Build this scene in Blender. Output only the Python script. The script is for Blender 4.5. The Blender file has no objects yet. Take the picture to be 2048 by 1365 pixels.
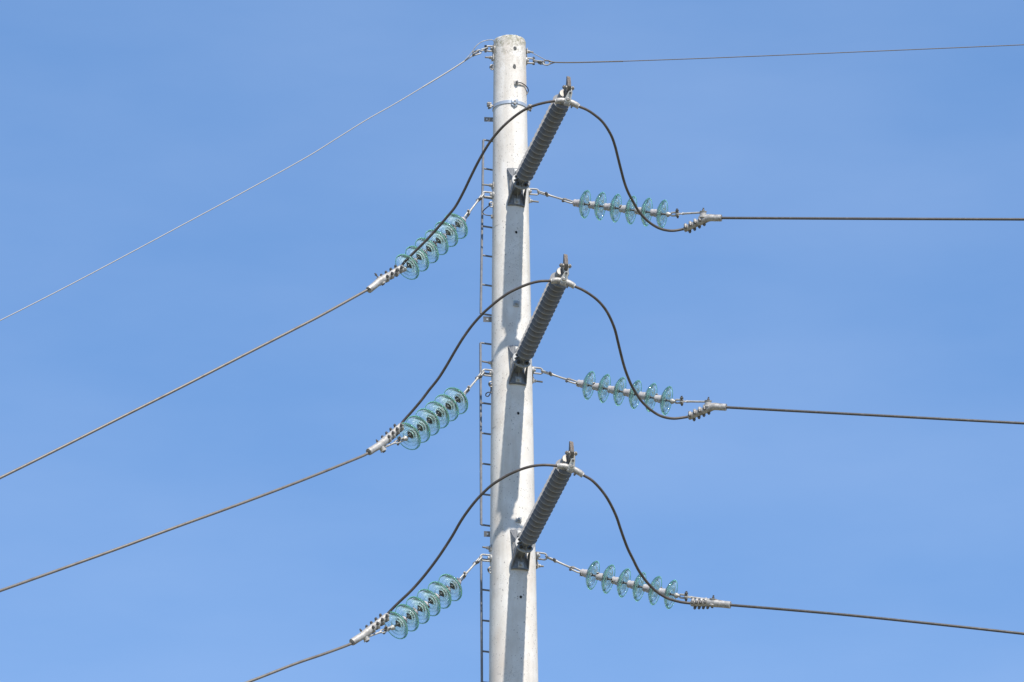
import bpy, math, random
from mathutils import Vector, Matrix, noise
random.seed(7)
V = Vector
sc = bpy.context.scene
R_ = math.radians
# ------------------------------------------------------------------ camera
CAM = V((0, 0, 1.6))
PITCH, ROLL, FPX = R_(21.0), R_(0.36), 7920.0
Fw = V((0, math.cos(PITCH), math.sin(PITCH)))
U0 = V((0, -math.sin(PITCH), math.cos(PITCH)))
Rt = V((1, 0, 0)) * math.cos(ROLL) - U0 * math.sin(ROLL)
Up = U0 * math.cos(ROLL) + V((1, 0, 0)) * math.sin(ROLL)
cd = bpy.data.cameras.new('camera')
cam = bpy.data.objects.new('camera', cd)
sc.collection.objects.link(cam)
cam.matrix_world = Matrix.Translation(CAM) @ Matrix((Rt, Up, -Fw)).transposed().to_4x4()
cd.sensor_width = 36.0
cd.lens = 36.0 * FPX / 2048.0
cd.clip_start, cd.clip_end = 0.5, 6000
sc.camera = cam
# ------------------------------------------------------------------ light
SUN_EL, SUN_AZ = R_(51.5), R_(21.0)      # azimuth to the right of "behind the camera"
S = V((math.sin(SUN_AZ) * math.cos(SUN_EL), -math.cos(SUN_AZ) * math.cos(SUN_EL), math.sin(SUN_EL)))
w = bpy.data.worlds.new('World')
sc.world = w
w.use_nodes = True
nt = w.node_tree
bg = nt.nodes['Background']
sky = nt.nodes.new('ShaderNodeTexSky')
sky.sky_type = 'NISHITA'
sky.sun_disc = False
sky.sun_elevation = SUN_EL
sky.sun_rotation = math.atan2(S.x, S.y)
sky.air_density, sky.dust_density, sky.ozone_density = 0.8, 0.0, 4.0
# thin, barely visible veils of high cloud
tc = nt.nodes.new('ShaderNodeTexCoord')
mp = nt.nodes.new('ShaderNodeMapping'); mp.inputs['Scale'].default_value = (5, 5, 16)
nz = nt.nodes.new('ShaderNodeTexNoise'); nz.inputs['Scale'].default_value = 1.3; nz.inputs['Detail'].default_value = 6
rmp = nt.nodes.new('ShaderNodeMapRange'); rmp.inputs[1].default_value = .38; rmp.inputs[2].default_value = .72
rmp.inputs[3].default_value = 0.0; rmp.inputs[4].default_value = .055
mx = nt.nodes.new('ShaderNodeMix'); mx.data_type = 'RGBA'
mx.inputs['B'].default_value = (8.0, 8.6, 9.6, 1)
nt.links.new(tc.outputs['Generated'], mp.inputs[0]); nt.links.new(mp.outputs[0], nz.inputs['Vector'])
nt.links.new(nz.outputs[0], rmp.inputs[0]); nt.links.new(rmp.outputs[0], mx.inputs['Factor'])
# a uniform thin blue veil evens the Nishita gradient out
vl = nt.nodes.new('ShaderNodeMix'); vl.data_type = 'RGBA'; vl.inputs['Factor'].default_value = .50
vl.inputs['B'].default_value = (1.10, 2.48, 5.30, 1)
nt.links.new(sky.outputs[0], vl.inputs['A']); nt.links.new(vl.outputs['Result'], mx.inputs['A'])
nt.links.new(mx.outputs['Result'], bg.inputs[0])
bg.inputs[1].default_value = 0.12
sl = bpy.data.lights.new('sun', 'SUN')
sl.energy, sl.angle, sl.color = 4.2, R_(0.53), (1.0, 0.95, 0.88)
so = bpy.data.objects.new('sun', sl)
sc.collection.objects.link(so)
so.rotation_euler = S.to_track_quat('Z', 'Y').to_euler()
vs = sc.view_settings
vs.view_transform, vs.look, vs.exposure, vs.gamma = 'Standard', 'None', 0.45, 1.0
vs.use_curve_mapping = False
sc.cycles.max_bounces = 24
sc.cycles.transmission_bounces = 24
sc.cycles.glossy_bounces = 8
sc.cycles.transparent_max_bounces = 128
sc.cycles.caustics_refractive = True
sc.cycles.sample_clamp_indirect = 6

# ------------------------------------------------------------------ helpers
def P(px, py, depth):
    "world point seen at photograph pixel (px, py) at a depth along the view axis"
    return CAM + Fw * depth + Rt * ((px - 1024) * depth / FPX) + Up * ((682.5 - py) * depth / FPX)

def mat(name, col, rough=.5, metal=0.0, var=.12, scale=40, bump=0.0, bscale=200, dirt=None, dscale=12, spec=None):
    m = bpy.data.materials.new(name); m.use_nodes = True
    n = m.node_tree.nodes; l = m.node_tree.links; b = n['Principled BSDF']
    b.inputs['Roughness'].default_value = rough
    b.inputs['Metallic'].default_value = metal
    if spec is not None: b.inputs['Specular IOR Level'].default_value = spec
    t = n.new('ShaderNodeTexCoord'); q = n.new('ShaderNodeTexNoise')
    q.inputs['Scale'].default_value = scale; q.inputs['Detail'].default_value = 5
    l.new(t.outputs['Object'], q.inputs['Vector'])
    r = n.new('ShaderNodeValToRGB')
    r.color_ramp.elements[0].position, r.color_ramp.elements[1].position = .35, .65
    r.color_ramp.elements[0].color = tuple(c * (1 - var) for c in col) + (1,)
    r.color_ramp.elements[1].color = tuple(min(1, c * (1 + var)) for c in col) + (1,)
    l.new(q.outputs[0], r.inputs[0])
    out = r.outputs[0]
    if dirt:
        q2 = n.new('ShaderNodeTexNoise'); q2.inputs['Scale'].default_value = dscale; q2.inputs['Detail'].default_value = 7
        l.new(t.outputs['Object'], q2.inputs['Vector'])
        mr = n.new('ShaderNodeMapRange'); mr.inputs[1].default_value = .5; mr.inputs[2].default_value = .72
        l.new(q2.outputs[0], mr.inputs[0])
        x = n.new('ShaderNodeMix'); x.data_type = 'RGBA'; x.inputs['B'].default_value = dirt + (1,)
        l.new(mr.outputs[0], x.inputs['Factor']); l.new(out, x.inputs['A']); out = x.outputs['Result']
    l.new(out, b.inputs['Base Color'])
    if bump:
        q3 = n.new('ShaderNodeTexNoise'); q3.inputs['Scale'].default_value = bscale
        l.new(t.outputs['Object'], q3.inputs['Vector'])
        bp = n.new('ShaderNodeBump'); bp.inputs['Strength'].default_value = bump; bp.inputs['Distance'].default_value = .004
        l.new(q3.outputs[0], bp.inputs['Height']); l.new(bp.outputs[0], b.inputs['Normal'])
    return m

GALV = mat('galvanised_steel', (.41, .40, .375), .48, .25, .14, 60, .15, 300, (.30, .27, .23), 25)
GALV_D = mat('weathered_galvanised', (.24, .23, .21), .55, .3, .2, 60, .15, 300, (.16, .12, .09), 30)
RUST = mat('brown_steel', (.23, .19, .155), .6, .2, .2, 50, .1, 300, (.12, .08, .055), 40)
THREAD = mat('threaded_rod_steel', (.22, .205, .18), .5, .3, .25, 260)
LADD = mat('ladder_steel', (.24, .245, .26), .5, .35, .15, 30)
BAND = mat('new_zinc_band', (.50, .54, .58), .38, .4, .08, 30)
BRIGHT = mat('cast_aluminium', (.42, .40, .37), .5, .25, .2, 60, .25, 350, (.20, .18, .155), 22)
CASTD = mat('cast_iron_bracket', (.19, .195, .20), .5, .25, .18, 40, .2, 200, (.20, .20, .20), 14)
SIL = mat('grey_silicone', (.215, .212, .21), .62, 0, .07, 25, .05, 200, (.22, .21, .19), 9, .3)
SILE = mat('pale_shed_edge', (.50, .49, .46), .7, 0, .1, 30, 0, 200, (.40, .385, .35), 12, .3)
CAPF = mat('end_cap_metal', (.27, .25, .225), .5, .2, .1, 30, .1, 200, (.3, .28, .24), 14)
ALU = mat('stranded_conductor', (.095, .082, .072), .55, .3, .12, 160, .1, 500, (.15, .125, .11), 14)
ALUL = mat('pale_conductor', (.19, .168, .145), .5, .3, .12, 160, .1, 500, (.14, .12, .105), 14)  # same cable as the jumper, only a paler colour on the left spans
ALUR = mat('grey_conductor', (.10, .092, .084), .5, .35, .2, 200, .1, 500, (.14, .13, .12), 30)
EARTHW = mat('earth_wire_steel', (.34, .325, .305), .55, .3, .08, 120)
EARTHR = mat('darker_earth_wire', (.20, .18, .16), .5, .3, .2, 160)
BLACK = mat('black_insulated_lead', (.012, .012, .018), .4, 0, .1, 40)
DARK = mat('dark_recess', (.02, .018, .015), .9, 0, .2, 40)  # near-black colour carrying the shade inside holes and sockets
CEMENT = mat('pin_cement', (.10, .10, .095), .75, 0, .3, 60)
PINM = mat('pin_steel', (.13, .125, .12), .4, .5, .2, 60)
INSCAP = mat('malleable_cap', (.45, .43, .43), .6, .15, .13, 60, .35, 260, (.33, .30, .30), 45)
NEWZ = mat('dull_zinc_plate', (.40, .40, .385), .5, .3, .12, 50, .1, 300, (.28, .27, .25), 30)
NUTM = mat('nut_steel', (.15, .14, .13), .4, .5, .2, 90)

def glass_mat():
    m = bpy.data.materials.new('toughened_green_glass'); m.use_nodes = True
    n = m.node_tree.nodes; l = m.node_tree.links
    n.remove(n['Principled BSDF'])
    def mix(f, a, b):
        x = n.new('ShaderNodeMixShader')
        if isinstance(f, float): x.inputs[0].default_value = f
        else: l.new(f, x.inputs[0])
        l.new(a, x.inputs[1]); l.new(b, x.inputs[2]); return x.outputs[0]
    tr = n.new('ShaderNodeBsdfTransparent'); tr.inputs[0].default_value = (.97, 1, .99, 1)
    rf = n.new('ShaderNodeBsdfGlass'); rf.inputs['IOR'].default_value = 1.18; rf.inputs['Roughness'].default_value = .02
    tl = n.new('ShaderNodeBsdfTranslucent'); tl.inputs[0].default_value = (.92, 1, .96, 1)
    df = n.new('ShaderNodeBsdfDiffuse'); df.inputs[0].default_value = (.88, .96, .91, 1)
    gl = n.new('ShaderNodeBsdfGlossy'); gl.inputs['Roughness'].default_value = .05
    # uneven dust film, also standing in for sunlight scattered inside the glass
    t = n.new('ShaderNodeTexCoord'); q = n.new('ShaderNodeTexNoise'); q.inputs['Scale'].default_value = 14; q.inputs['Detail'].default_value = 4
    l.new(t.outputs['Object'], q.inputs['Vector'])
    mr = n.new('ShaderNodeMapRange'); mr.inputs[1].default_value = .35; mr.inputs[2].default_value = .7
    mr.inputs[3].default_value = .10; mr.inputs[4].default_value = .30
    l.new(q.outputs[0], mr.inputs[0])
    sx = n.new('ShaderNodeSeparateXYZ'); l.new(t.outputs['Object'], sx.inputs[0])
    cx = n.new('ShaderNodeCombineXYZ'); l.new(sx.outputs[0], cx.inputs[0]); l.new(sx.outputs[1], cx.inputs[1])
    ln = n.new('ShaderNodeVectorMath'); ln.operation = 'LENGTH'; l.new(cx.outputs[0], ln.inputs[0])
    m2 = n.new('ShaderNodeMapRange'); m2.inputs[1].default_value = .112; m2.inputs[2].default_value = .080
    m2.inputs[3].default_value = .45; m2.inputs[4].default_value = 1.5
    l.new(ln.outputs['Value'], m2.inputs[0])
    mu = n.new('ShaderNodeMath'); mu.operation = 'MULTIPLY'; l.new(mr.outputs[0], mu.inputs[0]); l.new(m2.outputs[0], mu.inputs[1])
    body = mix(.50, tr.outputs[0], rf.outputs[0])
    film = mix(.08, tl.outputs[0], df.outputs[0])
    body = mix(mu.outputs[0], body, film)
    fr = n.new('ShaderNodeFresnel'); fr.inputs['IOR'].default_value = 1.22
    out = mix(fr.outputs[0], body, gl.outputs[0])
    l.new(out, n['Material Output'].inputs['Surface'])
    va = n.new('ShaderNodeVolumeAbsorption')
    va.inputs['Color'].default_value = (.12, .86, .64, 1)
    va.inputs['Density'].default_value = 3.5
    l.new(va.outputs[0], n['Material Output'].inputs['Volume'])
    return m
GLASS = glass_mat()
def rim_mat():
    "the thick outer bead, where one looks through the most glass and it turns green"
    m = bpy.data.materials.new('green_glass_bead'); m.use_nodes = True
    n = m.node_tree.nodes; l = m.node_tree.links
    n.remove(n['Principled BSDF'])
    tr = n.new('ShaderNodeBsdfTransparent'); tr.inputs[0].default_value = (.74, .97, .91, 1)
    tl = n.new('ShaderNodeBsdfTranslucent'); tl.inputs[0].default_value = (.60, .96, .84, 1)
    gl = n.new('ShaderNodeBsdfGlossy'); gl.inputs['Roughness'].default_value = .06
    a = n.new('ShaderNodeMixShader'); a.inputs[0].default_value = .55
    b = n.new('ShaderNodeMixShader'); b.inputs[0].default_value = .12
    l.new(tr.outputs[0], a.inputs[1]); l.new(tl.outputs[0], a.inputs[2])
    l.new(a.outputs[0], b.inputs[1]); l.new(gl.outputs[0], b.inputs[2])
    l.new(b.outputs[0], n['Material Output'].inputs['Surface'])
    return m
BEAD = rim_mat()

def concrete_mat(ztop):
    m = bpy.data.materials.new('spun_concrete'); m.use_nodes = True
    n = m.node_tree.nodes; l = m.node_tree.links; b = n['Principled BSDF']
    b.inputs['Roughness'].default_value = .85
    b.inputs['Specular IOR Level'].default_value = .25
    g = n.new('ShaderNodeTexCoord')
    def nz(scale, det=5, mscale=None, rough=.55):
        q = n.new('ShaderNodeTexNoise'); q.inputs['Scale'].default_value = scale
        q.inputs['Detail'].default_value = det; q.inputs['Roughness'].default_value = rough
        if mscale:
            mp = n.new('ShaderNodeMapping'); mp.inputs['Scale'].default_value = mscale
            l.new(g.outputs['Object'], mp.inputs[0]); l.new(mp.outputs[0], q.inputs['Vector'])
        else: l.new(g.outputs['Object'], q.inputs['Vector'])
        return q.outputs[0]
    def rng(src, a, b_, c=0., d=1.):
        r = n.new('ShaderNodeMapRange')
        for i, x in enumerate((a, b_, c, d)): r.inputs[i + 1].default_value = x
        l.new(src, r.inputs[0]); return r.outputs[0]
    def mix(fac, A, B, mode='MIX'):
        x = n.new('ShaderNodeMix'); x.data_type = 'RGBA'; x.blend_type = mode
        l.new(fac, x.inputs['Factor'])
        for s, i in ((A, 'A'), (B, 'B')):
            if isinstance(s, tuple): x.inputs[i].default_value = s + (1,)
            else: l.new(s, x.inputs[i])
        return x.outputs['Result']
    def mul(a, b_):
        x = n.new('ShaderNodeMath'); x.operation = 'MULTIPLY'
        for i, s in enumerate((a, b_)):
            if isinstance(s, float): x.inputs[i].default_value = s
            else: l.new(s, x.inputs[i])
        return x.outputs[0]
    c = mix(rng(nz(7, 6), .35, .68), (.70, .655, .585), (.80, .765, .705))
    c = mix(rng(nz(9, 5, (1, 1, .12)), .48, .70, 0, .7), c, (.56, .51, .44))      # long vertical stains
    c = mix(rng(nz(90, 3), .55, .8, 0, .35), c, (.84, .82, .79))                  # pale laitance
    c = mix(rng(nz(4, 5, (1, 1, .35)), .52, .70, 0, .38), c, (.60, .49, .39))      # faint rusty patches
    # pits: small dark specks of uneven size
    for scl, th, st in ((27, .19, .8), (44, .22, .6), (15, .11, .85)):
        vo = n.new('ShaderNodeTexVoronoi'); vo.inputs['Scale'].default_value = scl
        mp = n.new('ShaderNodeMapping'); mp.inputs['Scale'].default_value = (1.15, 1.15, .8)
        l.new(g.outputs['Object'], mp.inputs[0]); l.new(mp.outputs[0], vo.inputs['Vector'])
        msk = rng(nz(5 if scl < 40 else 3.1, 3), .42, .60)
        pit = mul(rng(vo.outputs['Distance'], th * .55, th, st, 0.), msk)
        c = mix(pit, c, (.20, .185, .165))
    # chippy scratches in the skin
    sc1 = n.new('ShaderNodeTexNoise'); sc1.inputs['Scale'].default_value = 16; sc1.inputs['Detail'].default_value = 4
    sc1.inputs['Distortion'].default_value = 2.5
    l.new(g.outputs['Object'], sc1.inputs['Vector'])
    ab = n.new('ShaderNodeMath'); ab.operation = 'SUBTRACT'; l.new(sc1.outputs[0], ab.inputs[0]); ab.inputs[1].default_value = .5
    ab2 = n.new('ShaderNodeMath'); ab2.operation = 'ABSOLUTE'; l.new(ab.outputs[0], ab2.inputs[0])
    c = mix(mul(rng(ab2.outputs[0], .0, .016, .6, 0.), rng(nz(2.6, 4), .52, .64)), c, (.36, .33, .29))
    # weathered, lichen-stained rim at the very top
    sp = n.new('ShaderNodeSeparateXYZ'); l.new(g.outputs['Object'], sp.inputs[0])
    topm = rng(sp.outputs['Z'], ztop - .42, ztop - .01)
    c = mix(mul(topm, rng(nz(26, 8, None, .7), .47, .60, 0, .8)), c, (.27, .25, .18))
    c = mix(mul(rng(sp.outputs['Z'], ztop - .12, ztop), rng(nz(38, 8, None, .7), .45, .58, 0, .85)), c, (.20, .21, .11))
    c = mix(mul(topm, rng(nz(17, 5), .55, .72, 0, .4)), c, (.50, .40, .28))
    l.new(c, b.inputs['Base Color'])
    h = n.new('ShaderNodeMath'); h.operation = 'ADD'
    l.new(nz(120, 5), h.inputs[0]); l.new(nz(14, 4), h.inputs[1])
    bp = n.new('ShaderNodeBump'); bp.inputs['Strength'].default_value = .35; bp.inputs['Distance'].default_value = .004
    l.new(h.outputs[0], bp.inputs['Height']); l.new(bp.outputs[0], b.inputs['Normal'])
    return m

def frame(a, hint=V((0, 0, 1))):
    a = a.normalized()
    x = hint.cross(a)
    if x.length < 1e-4: x = V((1, 0, 0)).cross(a)
    x.normalize()
    return x, a.cross(x).normalized(), a

class MB:
    def __init__(s): s.v = []; s.f = []
    def ring(s, c, x, y, r, n, r2=None):
        b = len(s.v)
        for i in range(n):
            t = 2 * math.pi * i / n
            s.v.append(c + x * (r * math.cos(t)) + y * ((r2 or r) * math.sin(t)))
        return b
    def join(s, a, b, n):
        for i in range(n):
            j = (i + 1) % n
            s.f.append((a + i, a + j, b + j, b + i))
    def cap(s, a, n, flip=False):
        f = tuple(range(a, a + n))
        s.f.append(f[::-1] if not flip else f)
    def lathe(s, o, ax, prof, n=24, hint=V((0, 0, 1)), close=False):
        x, y, a = frame(ax, hint)
        rs = [s.ring(o + a * z, x, y, max(r, 1e-5), n) for z, r in prof]
        for i in range(len(rs) - 1): s.join(rs[i], rs[i + 1], n)
        if close: s.join(rs[-1], rs[0], n)
        else: s.cap(rs[0], n); s.cap(rs[-1], n, True)
        return s
    def cyl(s, p0, p1, r, r1=None, n=14, bev=0):
        L = (p1 - p0).length
        r1 = r if r1 is None else r1
        if bev: pr = [(0, r - bev), (bev, r), (L - bev, r1), (L, r1 - bev)]
        else: pr = [(0, r), (L, r1)]
        return s.lathe(p0, p1 - p0, pr, n)
    def hexn(s, p, ax, r, h):
        a = ax.normalized()
        return s.lathe(p, a, [(0, r * .94), (h * .12, r), (h * .85, r), (h, r * .86)], 6)
    def tube(s, pts, r, n=10, closed=False, caps=True, hint=V((0, 0, 1))):
        m = len(pts); rr = r if isinstance(r, (list, tuple)) else [r] * m
        tans = []
        for i in range(m):
            if closed: t = pts[(i + 1) % m] - pts[i - 1]
            else: t = pts[min(i + 1, m - 1)] - pts[max(i - 1, 0)]
            if t.length < 1e-9: t = V((0, 0, 1))
            tans.append(t.normalized())
        x, y, _ = frame(tans[0], hint)
        rs = []
        for i in range(m):
            x = (x - tans[i] * x.dot(tans[i])).normalized()
            rs.append(s.ring(pts[i], x, tans[i].cross(x), rr[i], n))
        for i in range(m - 1): s.join(rs[i], rs[i + 1], n)
        if closed:
            # match the seam
            best = min(range(n), key=lambda k: (s.v[rs[0] + k] - s.v[rs[-1]]).length)
            for i in range(n):
                j = (i + 1) % n
                s.f.append((rs[-1] + i, rs[-1] + j, rs[0] + (j + best) % n, rs[0] + (i + best) % n))
        elif caps: s.cap(rs[0], n); s.cap(rs[-1], n, True)
        return s
    def box(s, c, ex, ey, ez, sx, sy, sz, bev=None):
        "chamfered box"
        bev = min(sx, sy, sz) * .12 if bev is None else bev
        ex, ey, ez = ex.normalized(), ey.normalized(), ez.normalized()
        pts = []
        hx, hy, hz = sx / 2, sy / 2, sz / 2
        b = len(s.v)
        idx = {}
        for k in (-1, 1):
            for q, (dx, dy) in enumerate(((hx - bev, hy - bev),)):
                pass
        rings = []
        for z, ins in ((-hz, bev), (-hz + bev, 0), (hz - bev, 0), (hz, bev)):
            st = len(s.v)
            X, Y = hx - ins, hy - ins
            cb = bev * .8
            for (px, py) in ((-X + cb, -Y), (X - cb, -Y), (X, -Y + cb), (X, Y - cb), (X - cb, Y), (-X + cb, Y), (-X, Y - cb), (-X, -Y + cb)):
                s.v.append(c + ex * px + ey * py + ez * z)
            rings.append(st)
        for i in range(3): s.join(rings[i], rings[i + 1], 8)
        s.cap(rings[0], 8); s.cap(rings[3], 8, True)
        return s
    def plate(s, outline, nrm, th):
        "extrude a closed outline of 3-D points by th along nrm (centred)"
        nrm = nrm.normalized(); n = len(outline)
        a = len(s.v); s.v += [p - nrm * th / 2 for p in outline]
        b = len(s.v); s.v += [p + nrm * th / 2 for p in outline]
        s.join(a, b, n); s.cap(a, n); s.cap(b, n, True)
        return s
    def build(s, name, m, parent=None, ang=38):
        org = V(parent['_org']) if parent is not None and '_org' in parent else V((0, 0, 0))
        me = bpy.data.meshes.new(name)
        me.from_pydata([tuple(p - org) for p in s.v], [], s.f)
        import bmesh
        bm = bmesh.new(); bm.from_mesh(me)
        bmesh.ops.recalc_face_normals(bm, faces=bm.faces)
        bm.to_mesh(me); bm.free()
        me.polygons.foreach_set('use_smooth', [True] * len(me.polygons))
        me.set_sharp_from_angle(angle=R_(ang))
        me.materials.append(m)
        o = bpy.data.objects.new(name, me)
        sc.collection.objects.link(o)
        if parent is not None: o.parent = parent; o['_org'] = list(org)
        return o

def thing(name, label, cat, org, group=None, mw=None):
    o = bpy.data.objects.new(name, None)
    sc.collection.objects.link(o)
    o.empty_display_size = .1
    if mw is None: o.location = org; o['_org'] = list(org)
    else: o.matrix_world = mw; o['_org'] = [0, 0, 0]
    o['label'] = label; o['category'] = cat
    if group: o['group'] = group
    return o

def oval(c, ax, side, L, W, n=24):
    "closed oval path: length L along ax, width W along side"
    ax = ax.normalized(); side = (side - ax * side.dot(ax)).normalized()
    out = []
    h = (L - W) / 2
    for i in range(n):
        t = 2 * math.pi * i / n
        x = math.cos(t) * W / 2 + (h if math.cos(t) >= 0 else -h)
        out.append(c + ax * x + side * (math.sin(t) * W / 2))
    return out

def upath(base, ax, side, L, W, n=12):
    "U path: legs start at base, bow at base+ax*L"
    ax = ax.normalized(); side = (side - ax * side.dot(ax)).normalized()
    h = L - W / 2
    pts = [base + side * W / 2, base + side * W / 2 + ax * h * .5]
    for i in range(n + 1):
        t = math.pi / 2 - math.pi * i / n
        pts.append(base + ax * (h + math.cos(t) * W / 2) + side * (math.sin(t) * W / 2))
    pts += [base - side * W / 2 + ax * h * .5, base - side * W / 2]
    return pts

def catmull(pts, sub=6):
    out = []
    n = len(pts)
    for i in range(n - 1):
        p0, p1, p2, p3 = pts[max(i - 1, 0)], pts[i], pts[i + 1], pts[min(i + 2, n - 1)]
        for k in range(sub):
            t = k / sub
            out.append(.5 * ((2 * p1) + (p2 - p0) * t + (2 * p0 - 5 * p1 + 4 * p2 - p3) * t * t + (3 * p1 - p0 - 3 * p2 + p3) * t ** 3))
    out.append(pts[-1])
    return out

# ------------------------------------------------------------------ ground (below the frame)
gm = mat('meadow_grass', (.19, .175, .115), .95, 0, .35, .6, 0, 1, (.15, .13, .07), .15)
g = MB()
NS = 48
g.v.append(V((0, 33.6, 0)))
rr_ = [3, 8, 20, 50, 120, 300, 800, 2200]
for k, r in enumerate(rr_):
    for i in range(NS):
        t = 2 * math.pi * i / NS
        x, y = r * math.cos(t), 33.6 + r * math.sin(t)
        z = 0 if r < 60 else 1.4 * noise.noise(V((x * .01, y * .01, 0)))
        g.v.append(V((x, y, z)))
for i in range(NS): g.f.append((0, 1 + i, 1 + (i + 1) % NS))
for k in range(len(rr_) - 1): g.join(1 + k * NS, 1 + (k + 1) * NS, NS)
go = g.build('ground', gm); go['kind'] = 'structure'

# ------------------------------------------------------------------ pole
Y0 = 33.6
X0 = P(1023.0, 682.5, Y0 / math.cos(PITCH)).x
AX = V((X0, Y0, 0))
def proj(p):
    d = p - CAM; z = d.dot(Fw)
    return 1024 + FPX * d.dot(Rt) / z, 682.5 - FPX * d.dot(Up) / z, z
def axis_z(py):
    lo, hi = 5., 25.
    for _ in range(50):
        m = (lo + hi) / 2
        if proj(V((X0, Y0, m)))[1] > py: lo = m
        else: hi = m
    return lo
def axd(py): return proj(V((X0, Y0, axis_z(py))))[2]
# the rim's front edge is at row 70
ZTOP = axis_z(70 + 12.5)
RT, RB, ZB = 0.150, 0.2165, axis_z(1365)
def rad(z): return RT + (ZTOP - z) * (RB - RT) / (ZTOP - ZB)
def surf(z, az, off=0.0):
    "point on the pole's skin; az=0 faces the camera, + to the right"
    r = rad(z) + off
    return V((X0 + r * math.sin(az), Y0 - r * math.cos(az), z))
def outw(az): return V((math.sin(az), -math.cos(az), 0))
def on_pole(px, py, off=0.0):
    "skin point seen at that pixel: returns point and azimuth"
    z = axis_z(py); az = 0
    for _ in range(30):
        q = proj(surf(z, az, off))
        z += (q[1] - py) / 205.0 * -1 * -1 if False else (q[1] - py) / 205.0
        az += (px - q[0]) / (218.0 * rad(z)) * .7
        az = max(-1.5, min(1.5, az))
    return surf(z, az, off), az

CON = concrete_mat(ZTOP)
pole = thing('concrete_pole', 'tall tapered pale concrete power pole with a stained top', 'power pole', V((X0, Y0, 0)))
pole['_org'] = [X0, Y0, 0]
m = MB()
n = 96
zs = [0.0]
while zs[-1] < ZTOP - .02: zs.append(min(zs[-1] + (.5 if zs[-1] < 10 else .02), ZTOP - .015))
prev = None
def rim(t, z):
    return 0
for k, z in enumerate(zs + [ZTOP - .006, ZTOP]):
    rr = rad(z) - (0 if z < ZTOP - .012 else (.004 if z < ZTOP - .003 else .011))
    b = len(m.v)
    for i in range(n):
        t = 2 * math.pi * i / n
        nn = noise.noise(V((math.cos(t) * 1.2, math.sin(t) * 1.2, z * 2.2))) * .0012 + noise.noise(V((math.cos(t) * 6, math.sin(t) * 6, z * 22))) * .0005
        if z > ZTOP - .03: nn += noise.noise(V((math.cos(t) * 4, math.sin(t) * 4, z * 30 + 9))) * .004
        zz = z + (noise.noise(V((math.cos(t) * 3, math.sin(t) * 3, 5))) * .006 if z > ZTOP - .02 else 0)
        m.v.append(V((X0 + (rr + nn) * math.cos(t), Y0 + (rr + nn) * math.sin(t), zz)))
    if prev is not None: m.join(prev, b, n)
    prev = b
m.cap(prev, n, True)
m.build('pole_shaft', CON, pole, 50)
# bolt holes: thin patches laid on the skin, recess shade put in their colour
def hole(px, py, w, h, matl, seed, name='bolt_hole'):
    p, az = on_pole(px, py)
    o = outw(az); x = V((math.cos(az), math.sin(az), 0)); z = V((0, 0, 1))
    mm = MB(); k = 18
    rings = []
    for sc_, dep in ((1.0, .0018), (.86, .0022), (.6, .0019)):
        b = len(mm.v)
        for i in range(k):
            t = 2 * math.pi * i / k
            j = 1 + .22 * noise.noise(V((math.cos(t) * 1.4 + seed, math.sin(t) * 1.4, seed * 3.1)))
            a2 = az + math.cos(t) * w * sc_ * j / rad(p.z)
            mm.v.append(surf(p.z + math.sin(t) * h * sc_ * j, a2, dep))
        rings.append(b)
    mm.join(rings[0], rings[1], k); mm.join(rings[1], rings[2], k); mm.cap(rings[2], k, True)
    mm.build(name, matl, pole)
HOLEG = mat('grouted_hole', (.10, .10, .095), .9, 0, .35, 120, .3, 300)
HALO = mat('damp_stain', (.30, .285, .26), .9, 0, .2, 90)
hole(1030, 97, .017, .019, HOLEG, 1.0)
hole(1029, 133.5, .016, .024, HOLEG, 2.0)
for i, (px, py) in enumerate(((1032.5, 465), (1036.5, 827), (1041.5, 1194.5))):
    hole(px, py, .0115, .0135, DARK, 3.5 + i)

# casting seams: faint arcs left in the skin
SEAM = mat('dark_seam_line', (.40, .37, .33), .9, 0, .2, 60)  # the seam's own colour, darker than the skin
def seam(pxa, pya, az0, az1, rise, name='casting_seam'):
    p, _ = on_pole(pxa, pya)
    mm = MB()
    N = 10
    pts = [surf(p.z + rise * (i / N) + .003 * noise.noise(V((i * .5, pya, 0))), az0 + (az1 - az0) * i / N, .0002) for i in range(N + 1)]
    mm.tube(pts, [.0006 + .0014 * math.sin(math.pi * i / N) for i in range(N + 1)], 6)
    mm.build(name, SEAM, pole)
seam(987, 456, R_(-70), R_(-33), .004)
seam(984, 858, R_(-72), R_(-48), .002)

# steel band at the pole top
zb = on_pole(1020, 204)[0].z
mm = MB(); k = 72
prof = ((-.016, .0015), (-.016, .007), (.016, .007), (.016, .0015))
rs = []
for dz, off in prof:
    b = len(mm.v)
    for i in range(k): mm.v.append(surf(zb + dz, 2 * math.pi * i / k, off))
    rs.append(b)
for i in range(3): mm.join(rs[i], rs[i + 1], k)
band = mm.build('steel_band', BAND, pole)
pb, azb = on_pole(1028.5, 200)
mm = MB(); o = outw(azb); x = V((math.cos(azb), math.sin(azb), 0)); Z = V((0, 0, 1))
mm.box(surf(zb + .002, azb, .014), x, Z, o, .062, .044, .018, .003)
mm.build('band_bracket', BAND, band)
mm = MB()
mm.box(surf(zb - .028, azb, .009), (x + Z), (Z - x), o, .046, .046, .008, .002)
mm.build('band_washer', BAND, band)
mm = MB()
mm.hexn(surf(zb - .024, azb, .013), o, .013, .012).cyl(surf(zb - .024, azb, .02), surf(zb - .024, azb, .034), .007, n=10)
mm.hexn(surf(zb + .006, azb, .023), o, .011, .006)
mm.build('band_bolt', GALV, band)

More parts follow.
